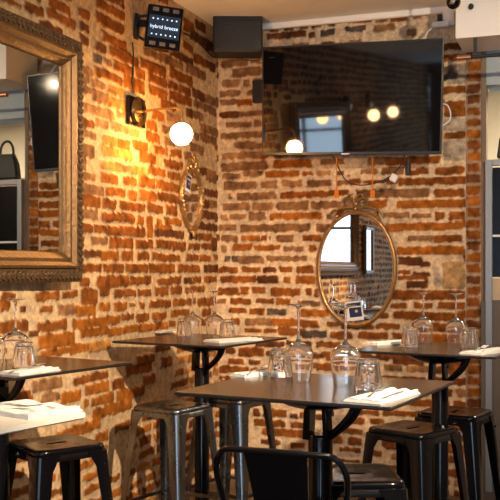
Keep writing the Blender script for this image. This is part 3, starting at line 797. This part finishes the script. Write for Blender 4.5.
# small ornate mirror near the corner on the left wall
bL, _ = left_at(181.5, 200, .03); bR, _ = left_at(202.5, 200, .03); bm_, ztop = left_at(192, 168, .03); _, zbot = left_at(192, 229, .03)
sm = wall_thing('ornate_mirror', 'small ornate gilt mirror on the left wall near the room corner', 'mirror', .012, (bL+bR)/2, (ztop+zbot)/2, True)
sw = (bL-bR)/2; shh = (ztop-zbot)/2
def shape(t):
    c, s = math.cos(t), math.sin(t)
    k = 1-.03*abs(math.sin(2*t))
    return c*k*(1 if s > -.2 else .92), s
rs = []
for k in range(NS):
    t = 2*PI*k/NS; cxx, czz = shape(t)
    rs.append([((sw-i)*cxx, -o, (shh-i)*czz) for i, o in [(0, 0), (0, .016), (.005, .026), (.012, .024), (.019, .012), (.020, 0)]])
m = MB(); m.rings(rs, loop=True); m.build('frame', M['goldbright'], sm, angle=60)
bd = MB()
for k in range(44):
    t = 2*PI*k/44; cxx, czz = shape(t)
    bd.ell(((sw-.004)*cxx, -.026, (shh-.004)*czz), (.014 if k % 2 else .009, .010, .013), 7, 5, ry(-t))
for s in (-1, 1):
    for (x, z, r) in ((.02, .055, .020), (.05, .03, .020), (.035, .008, .018), (.080, -.01, .018), (.012, .085, .016), (.105, -.035, .015), (.06, .055, .012)):
        bd.ell((s*x, -.028, shh+z), (r, .012, r*.8), 8, 5, ry(s*.7))
    for (x, z, r) in ((.02, -.018, .016), (.045, -.0, .013)):
        bd.ell((s*x, -.028, -shh+z), (r, .012, r*.8), 8, 5, ry(s*.5))
bd.ell((0, -.03, -shh-.035), (.014, .012, .02)); bd.ell((0, -.03, shh+.06), (.014, .014, .03))
bd.build('carved_ornament', M['goldbright'], sm)
gl = MB(); P0 = [((sw-.014)*shape(2*PI*k/NS)[0], -.008, (shh-.014)*shape(2*PI*k/NS)[1]) for k in range(NS)]; P1 = [(x, -.013, z) for x, y, z in P0]
gl.rings([P0, P1]); gl.build('mirror_glass', M['mirror'], sm, smooth=False)

# ---------------------------------------------------------------- television
at0, zt_ = back_at(262.5, 47.5, .25); at1, zt2 = back_at(443, 40, .25); _, zb_ = back_at(352, 154.5, .25)
TVW = at1-at0; zt_ = (zt_+zt2)/2; TVH = zt_-zb_
tv = wall_thing('television', 'large black flat television hanging tilted on the back brick wall', 'television', (at0+at1)/2, .25, (zt_+zb_)/2, False)
tv.rotation_euler = (math.radians(5.0), math.radians(2.0), TB)
m = MB(); m.box((0, 0, 0), (TVW, .030, TVH)); m.build('casing', M['tvframe'], tv, smooth=False, bevel=.004)
m = MB(); m.box((0, .12, 0), (.12, .16, .10)); m.box((0, .20, 0), (.30, .02, .30)); m.build('wall_arm', M['blackmatte'], tv, smooth=False, bevel=.004)
m = MB(); m.box((0, -.0152, .004), (TVW-.022, .002, TVH-.032)); m.build('screen', M['screen'], tv, smooth=False)
m = MB(); m.box((0, .033, -.02), (TVW*.6, .036, TVH*.6)); m.build('rear_housing', M['blackmatte'], tv, smooth=False, bevel=.01)
m = MB(); m.box((-.02, -.0165, -TVH/2+.0065), (.055, .003, .008)); m.build('logo', M['whiteplastic'], tv, smooth=False, bevel=.001)
# wall bracket left of the tv
aa, zz_ = back_at(257, 92, .04); _, zq = back_at(257, 81, .04); _, zw = back_at(257, 103, .04)
o = wall_thing('wall_box', 'small black box on the brick at the left edge of the television', 'box', aa+.012, .045, zz_, False)
m = MB(); m.box((0, 0, 0), (.075, .05, zq-zw)); m.build('casing', M['blackmatte'], o, smooth=False, bevel=.004)
m = MB(); m.box((0, -.0255, 0), (.055, .003, (zq-zw)*.8)); m.build('front_cover', M['tvframe'], o, smooth=False, bevel=.001)
# cables
def cable(name, label, pts, r, mat, cat='cable', wall='b', group=None):
    P = []
    for (px, py, off) in pts:
        a, z = back_at(px, py, off); P.append(R(a, off, z))
    Q = []
    for i in range(len(P)-1):
        p0 = P[max(i-1, 0)]; p1 = P[i]; p2 = P[i+1]; p3 = P[min(i+2, len(P)-1)]
        for k in range(6):
            t = k/6; Q.append(.5*((2*p1)+(p2-p0)*t+(2*p0-5*p1+4*p2-p3)*t*t+(3*p1-p0-3*p2+p3)*t**3))
    Q.append(P[-1])
    m = MB(); m.tube(Q, r, 8); o = m.build(name, mat, None)
    return tag(o, label, cat, group)
cable('power_cable', 'black cable drooping below the television above the oval mirror', [(332, 153, .235), (336, 162, .21), (344, 178, .17), (353, 184, .15), (365, 185, .14), (378, 182, .14), (392, 175, .17), (402, 163, .21), (405, 152, .235)], .004, M['blackmatte'])
cable('speaker_cable', 'thin black cable from the corner speaker to the television top', [(238, 57, .06), (246, 60, .03), (256, 60, .05), (266, 58, .27), (280, 57, .285), (300, 55, .285), (316, 51, .285), (326, 46, .28), (330, 41, .22)], .0028, M['blackmatte'])
cable('white_cable', 'white cable looping from the wall socket to the television top', [(424, 42, .22), (427, 33, .12), (433, 28, .045), (440, 26.5, .05)], .006, M['whiteplastic'])
cable('white_cable', 'white cable loop sticking out at the right edge of the television', [(440, 104, .21), (447, 105, .20), (450.5, 113, .19), (449, 121, .20), (440, 127, .21)], .0045, M['whiteplastic'])
def left_cable(label, pts, r):
    P = []
    for (px, py) in pts:
        b, z = left_at(px, py, .02); P.append(R(.02, b, z))
    Q = []
    for i in range(len(P)-1):
        for k in range(5): Q.append(P[i].lerp(P[i+1], k/5))
    Q.append(P[-1]); m = MB(); m.tube(Q, r, 8); o = m.build('power_cable', M['blackmatte'], None)
    return tag(o, label, 'cable')
left_cable('thin black cable running down the left wall into the glowing sconce', [(132.5, 42), (133.5, 55), (133, 70), (131.5, 82), (134, 93)], .0045)
left_cable('black cable slanting from the effect light towards the corner speaker', [(184, 33), (192, 37), (200, 43), (207, 51), (213, 57)], .006)
# hanging orange pull tabs
for i, (x, l) in enumerate(((336.5, 'orange pull cord with tab under the television, left of the two'), (372.5, 'orange pull cord with tab under the television, right of the two'))):
    aa, z1 = back_at(x, 154, .22); _, z2 = back_at(x, 190, .22); _, z3 = back_at(x, 197.5, .22)
    o = wall_thing('pull_cord', l, 'cord', aa, .22, z2, False); o['group'] = 'orange pull cords'
    m = MB(); m.box((0, 0, (z1-z2)/2), (.006, .002, z1-z2)); m.build('strap', M['orange'], o, smooth=False)
    m = MB(); m.box((0, 0, (z3-z2)/2), (.030, .006, z2-z3)); m.build('tab', M['orange'], o, smooth=False, bevel=.0028)
aa, z1 = back_at(408, 166, .22); o = wall_thing('power_plug', 'black power adapter hanging at the right below the television', 'plug', aa, .22, z1, False)
m = MB(); m.lathe([(.0, -.06), (.016, -.06), (.018, -.05), (.019, .01), (.012, .03), (.008, .05), (.0, .05)], 16); m.build('adapter', M['blackmatte'], o)
aa, z1 = back_at(394, 178, .17); o = wall_thing('cable_plug', 'pale translucent connector on the drooping cable', 'plug', aa, .17, z1, False)
m = MB(); m.box((0, 0, 0), (.048, .03, .052), ry(.5)); m.build('connector', M['whiteplastic'], o, smooth=False, bevel=.008)
m = MB(); m.box((-.055, 0, -.012), (.06, .02, .022), ry(-.45)); m.build('dark_sleeve', M['blackmatte'], o, smooth=False, bevel=.006)
# socket
aa, z1 = back_at(447, 21, .02); o = wall_thing('wall_socket', 'white socket with white plug above the right end of the television', 'socket', aa, .022, z1, False)
m = MB(); m.box((.012, 0, .015), (.075, .03, .10)); m.build('socket_plate', M['whiteplastic'], o, smooth=False, bevel=.004)
m = MB(); m.box((-.035, -.035, -.03), (.11, .04, .038)); m.build('plug', M['whiteplastic'], o, smooth=False, bevel=.008)
m = MB(); m.box((-.045, -.012, .02), (.03, .02, .045)); m.build('switch', M['blackmatte'], o, smooth=False, bevel=.003)

# ---------------------------------------------------------------- corner speaker
s0 = back_at(213, 30, .26); s1 = back_at(259.5, 30, .26)
_, sz1 = back_at(236, 18, .26); _, sz0 = back_at(236, 55, .26)
sw_ = s1[0]-s0[0]
sp_ = wall_thing('wall_speaker', 'black box speaker mounted in the room corner under the ceiling', 'speaker', (s0[0]+s1[0])/2-.022, .17, (sz0+sz1)/2+.018, False)
sp_.rotation_euler.z = .02
hh_ = sz1-sz0
m = MB(); m.box((0, .0, 0), (sw_, .20, hh_)); m.build('cabinet', M['blackmatte'], sp_, smooth=False, bevel=.012)
m = MB(); m.box((0, -.103, -.01), (sw_-.02, .008, hh_-.05)); m.build('grille', M['leather'], sp_, smooth=False, bevel=.004)
m = MB(); m.box((0, -.02, hh_/2+.012), (sw_*.94, .17, .02)); m.build('top_bracket', M['greymetal'], sp_, smooth=False, bevel=.003)
m = MB(); m.box((0, .11, 0), (.10, .07, .12)); m.build('wall_mount', M['blackmatte'], sp_, smooth=False, bevel=.003)

# ---------------------------------------------------------------- light effect box on the left wall
be, ze = left_at(163, 28, .18)
fx = wall_thing('effect_light', 'black stage effect light with blue lit panel and lettering high on the left wall', 'light', .185, be, ze, True)
fx.rotation_euler = (math.radians(5), math.radians(6), math.radians(11))
fw, fh = .205, .245
m = MB(); m.box((0, .04, 0), (fw, .12, fh)); m.build('housing', M['black'], fx, smooth=False, bevel=.008)
m = MB(); m.box((0, -.0215, .0), (fw-.025, .003, fh*.52)); m.build('blue_panel', M['ledblue'], fx, smooth=False)
for zq in (fh/2-.026, -fh/2+.026):
    for k in (-1, 0, 1):
        m = MB(); m.box((k*.058, -.024, zq), (.036, .008, .022)); m.build('lens', M['lens'], fx, smooth=False, bevel=.003)
for k in range(6):
    for zq in (.043, -.045):
        m = MB(); m.ell(((k-2.5)*.027, -.024, zq), (.0045, .004, .0045)); m.build('led', M['ledtext'], fx)
cu = bpy.data.curves.new('lettering', 'FONT'); cu.body = 'hybrid breeze'; cu.size = .029; cu.extrude = .0008; cu.align_x = 'CENTER'; cu.align_y = 'CENTER'
to = bpy.data.objects.new('lettering', cu); COL.objects.link(to)
bpy.context.view_layer.update()
me = bpy.data.meshes.new_from_object(to.evaluated_get(bpy.context.evaluated_depsgraph_get())); bpy.data.objects.remove(to)
me.materials.clear(); me.materials.append(M['ledtext'])
to = bpy.data.objects.new('lettering', me); COL.objects.link(to); to.parent = fx; to.location = (0, -.0245, -.002); to.rotation_euler = (PI/2, 0, 0)
m = MB(); m.tube([(-fw/2, .03, .06), (-fw/2-.045, .04, .05), (-fw/2-.055, .06, 0), (-fw/2-.045, .04, -.06), (-fw/2, .03, -.08)], .009, 8); m.build('yoke', M['blackmatte'], fx)
m = MB(); q_ = rz(math.radians(149)); m.box((-.128, .0765, .02), (.06, .025, .04), q_); m.box((-.152, .091, .0), (.010, .06, .15), q_); m.build('wall_arm', M['blackmatte'], fx, smooth=False, bevel=.004)

# ---------------------------------------------------------------- sconces
def make_sconce(label, b, z, gm='bulb'):
    s = wall_thing('wall_sconce', label, 'wall lamp', .014, b, z, True)
    m = MB(); m.box((0, -.012, .0), (.20, .024, .165)); m.build('wall_plate', M['black'], s, smooth=False, bevel=.004)
    m = MB(); prof = [(.0, .0), (.085, .0), (.088, .006), (.080, .020), (.045, .034), (.0, .040)]
    rs = []
    for r, h in prof: rs.append([(max(r, 1e-4)*math.cos(2*PI*j/28), -.024-h, max(r, 1e-4)*math.sin(2*PI*j/28)) for j in range(28)])
    m.rings(rs); m.build('canopy', M['darkbrass'], s)
    L = .30
    m = MB(); m.tube([(0, -.05, 0)]+[(0, -.05-(L-.05-.03)*i/8, .012*math.sin(PI*i/16)) for i in range(1, 9)]+[(0, -L+.03-.03*math.sin(a)+.0, .012-.03*(1-math.cos(a))) for a in (PI/8, PI/4, 3*PI/8, PI/2)]+[(0, -L, -.07)], .0075, 10)
    m.build('arm', M['brass'], s)
    m = MB(); m.lathe([(.0, -.055), (.016, -.055), (.020, -.085), (.0, -.085)], 20, (0, -L, 0)); m.build('socket', M['brass'], s)
    m = MB(); m.ell((0, -L, -.142), (.063, .063, .063), 32, 18); m.build('globe', M[gm], s)
    return s
bs, zs_ = left_at(135, 107, .02)
make_sconce('brass arm sconce with a glowing globe on the left brick wall', bs+.0, zs_-.03)
make_sconce('glowing globe sconce beyond the large mirror, reflected in the television, nearer one', 4.25, H+1.12, 'bulb2')
make_sconce('glowing globe sconce far along the left wall, reflected in the television', 5.3, H+1.14, 'bulb2')

# ---------------------------------------------------------------- right side: doorway things
def P3(px, py, d): return Vector(((px-250)/F*d, d, H+(270-py)/F*d))
# hanging rail with copper end
o = thing('hanging_rail', 'black rail with a copper end cap below the white soffit', 'rail', P3(457, 58, 5.62), -PH)
m = MB(); rs = []
def xcyl(x0, x1, r, seg=16):
    mm = MB(); mm.rings([[(x, r*math.cos(2*PI*j/seg), r*math.sin(2*PI*j/seg)) for j in range(seg)] for x in (x0, x1)]); return mm
xcyl(0, .082, .0165).build('copper_end', M['copper'], o)
xcyl(.082, 1.3, .0115).build('rail', M['blackmatte'], o)
m = MB(); m.box((.11, 0, .06), (.022, .022, .115)); m.box((.12, 0, .012), (.06, .03, .02)); m.build('rail_bracket', M['blackmatte'], o, smooth=False, bevel=.003)
# ceiling dome spot
o = thing('ceiling_spot', 'black round spot lamp at the ceiling above the white socket', 'light', P3(453.5, 2, 5.4), 0)
m = MB(); m.ell((0, 0, 0), (.042, .042, .042), 20, 12); m.build('lamp_head', M['black'], o)
zc_ = ZC-o.location.z
m = MB(); m.lathe([(.0, .03), (.008, .03), (.008, zc_-.012), (.03, zc_-.01), (.03, zc_-.0005), (0, zc_-.0005)], 16); m.build('stem', M['blackmatte'], o)
m = MB(); m.ell((-.012, -.032, -.008), (.016, .012, .016), 12, 8); m.build('lens', M['lens'], o)
aa, z1 = back_at(471, 6.5, .43)
o = wall_thing('soffit_sensor', 'tiny black sensor on the white soffit', 'sensor', aa, .422, z1, False)
m = MB(); m.ell((0, -.008, 0), (.017, .016, .019), 12, 8); m.build('sensor_head', M['blackmatte'], o)
# grey door with dark glass
dg = thing('glass_door', 'grey framed door with dark glass at the right picture edge', 'door', R(A0P+.131, .0, 0), -PH)
D_ = 6.0
_, zdt = back_at(490, 168, 0)
m = MB(); m.box((.018, -.02, zdt/2+.05), (.042, .045, zdt-.1+.1)); m.box((.40, -.02, zdt+.03), (.72, .045, .04)); m.box((.78, -.02, zdt/2+.05), (.042, .045, zdt)); 
m.build('door_frame', M['greymetal'], dg, smooth=False, bevel=.003)
_, zm = back_at(497, 277, 0)
m = MB(); m.box((.40, -.01, (zdt+zm)/2), (.72, .010, zdt-zm)); m.build('dark_pane', M['darkglass'], dg, smooth=False)
m = MB(); m.box((.40, -.015, zm/2), (.72, .02, zm-.02)); m.build('lower_panel', M['plaster'], dg, smooth=False)
_, zq = back_at(497, 236, 0)
m = MB(); m.box((.40, -.03, zq), (.72, .012, .014)); m.build('cross_bar', M['whiteplastic'], dg, smooth=False)
# bag with a handle standing on the door head
hb = thing('handbag', 'black bag with arched handle hung above the dark glass door', 'bag', R(A0P+.131+.14, -.02, back_at(495, 166, 0)[1]+.05), -PH)
m = MB(); m.rings([[(x*1.0, y, .0) for x, y in ((-.075, -.04), (.16, -.04), (.16, .04), (-.075, .04))], [(x, y, .12) for x, y in ((-.06, -.035), (.14, -.035), (.14, .035), (-.06, .035))], [(x, y, .2) for x, y in ((-.03, -.02), (.12, -.02), (.12, .02), (-.03, .02))]])
m.build('bag_body', M['leather'], hb, bevel=.01)
m = MB(); m.tube(bez((-.02, 0, .18), (-.04, 0, .34), (.12, 0, .34), (.10, 0, .18), 16), .010, 8); m.build('handle', M['leather'], hb)
# tall grey floor panel beside the pilaster
struct(rbox('trim_5', A0P+.10, A0P+.30, .004, .03, 0, back_at(482, 300, .05)[1], M['brownpanel']))

# bar room beyond
bc = thing('bar_cabinet', 'dark bar cabinet in the room beyond the opening', 'cabinet', R(3.2, -1.9, 0), -PH)
m = MB(); m.box((.3, 0, 1.2), (2.2, .5, 2.4)); m.build('carcass', M['darkwood'], bc, smooth=False, bevel=.005)
for k in range(3):
    m = MB(); m.box((-.45+.72*k, -.26, 1.2), (.66, .02, 2.2)); d = m.build('door', M['darkwood'], bc, smooth=False, bevel=.004)
    m = MB(); m.tube([(-.2+.72*k, -.285, 1.1), (-.2+.72*k, -.285, 1.4)], .008, 8); m.build('handle', M['steel'], d)
for i, (a, b, z) in enumerate(((2.45, -.35, 2.60),)):
    p = thing('pendant_lamp', 'copper and brass pendant lamp seen in the large mirror', 'pendant lamp', R(a, b, z), 0)
    m = MB(); m.lathe([(.0, .0), (.035, .0), (.035, .16), (.02, .19), (.0, .19)], 24); m.build('lamp_body', M['copper'], p)
    m = MB(); m.lathe([(.05, -.03), (.052, -.03), (.036, .01), (.034, .01)], 24, closed=True); m.build('shade_rim', M['brass'], p)
    m = MB(); m.ell((0, 0, -.02), (.025, .025, .02), 12, 8); m.build('bulb', M['spotface'], p)
    m = MB(); m.tube([(0, 0, .19), (0, 0, ZC-z-.001)], .003, 6); m.build('cord', M['blackmatte'], p)

# ---------------------------------------------------------------- lights
def spot(label, loc, target, power, angle=60, blend=.4, size=.03, col=(1, .78, .54)):
    o = thing('track_spot', label, 'spotlight', loc, 0)
    m = MB(); m.lathe([(.0, .0), (.04, .0), (.045, .12), (.0, .12)], 20); can = m.build('can', M['blackmatte'], o)
    dirn = (Vector(target)-Vector(loc)).normalized()
    q = dirn.to_track_quat('-Z', 'Y')
    can.rotation_mode = 'QUATERNION'; can.rotation_quaternion = q
    m = MB(); m.tube([(0, 0, .05), (0, 0, ZC-loc[2]-.0005)], .008, 8); m.build('stem', M['blackmatte'], o)
    l = bpy.data.lights.new('lamp', 'SPOT'); l.energy = power; l.spot_size = math.radians(angle); l.spot_blend = blend; l.shadow_soft_size = size; l.color = col
    lo = bpy.data.objects.new('spot_beam', l); COL.objects.link(lo); lo.parent = o; lo.rotation_mode = 'QUATERNION'; lo.rotation_quaternion = q; lo.location = dirn*.02
    return o
KEY = Vector((1.65, 1.3, 3.02))
spot('black ceiling spot aimed at the left wall, out of the picture', KEY, (-.75, 4.4, .75), 1100, 58, .6)
spot('black ceiling spot aimed at the back wall, out of the picture', R(3.3, 3.2, 3.02), R(1.35, 0, 1.85), 300, 56, .8)
spot('added black fill spot over the front tables, out of the picture', R(2.3, 3.6, 3.02), (.3, 3.1, 1.0), 40, 80, .6)  # added overhead to brighten the table tops and napkins
spot('added black fill spot over the white table, out of the picture', (-.3, 1.6, 3.02), (-.7, 2.6, 1.0), 50, 70, .6)  # extra spot put in so the white top reads brighter
pg = thing('added_fill_globe', 'added warm white fill globe behind the viewer, unseen', 'pendant lamp', R(3.6, 7.6, 2.55), 0)  # unseen globe added behind the camera to lift the ceiling and fill
m = MB(); m.ell((0, 0, 0), (.13, .13, .13), 28, 16); m.build('globe', M['fillglobe'], pg)
m = MB(); m.tube([(0, 0, .125), (0, 0, ZC-2.55-.001)], .005, 8); m.build('cord', M['blackmatte'], pg)
# light in the bar room
l = bpy.data.lights.new('bar_lamp', 'AREA'); l.energy = 260; l.shape = 'RECTANGLE'; l.size = .9; l.size_y = .9; l.color = (1, .86, .66)
lo = bpy.data.objects.new('ceiling_panel_light', l); COL.objects.link(lo); lo.location = R(3.3, -1.2, ZC-.02)
# daylight through the rear window
l = bpy.data.lights.new('daylight', 'AREA'); l.shape = 'RECTANGLE'; l.size = W1-W0; l.size_y = WZ1-WZ0; l.energy = 1
l.cycles.is_portal = True
lo = bpy.data.objects.new('window_portal', l); COL.objects.link(lo); lo.location = R((W0+W1)/2, BW+.14, (WZ0+WZ1)/2)
lo.rotation_euler = (PI/2, 0, -PH+PI*0)
w = bpy.data.worlds.new('World'); bpy.context.scene.world = w; w.use_nodes = True
bg = w.node_tree.nodes['Background']; bg.inputs[0].default_value = (.55, .75, 1.0, 1); bg.inputs[1].default_value = 6.5

# ---------------------------------------------------------------- camera
cam = bpy.data.cameras.new('camera'); co = bpy.data.objects.new('camera', cam); COL.objects.link(co)
co.location = (0, 0, H); co.rotation_euler = (PI/2, 0, 0)
cam.sensor_width = 36; cam.lens = F/500*36; cam.shift_y = .04
bpy.context.scene.camera = co
sc = bpy.context.scene
sc.view_settings.view_transform = 'Standard'; sc.view_settings.look = 'None'; sc.view_settings.gamma = 1; sc.view_settings.use_curve_mapping = False
sc.view_settings.exposure = 0.1
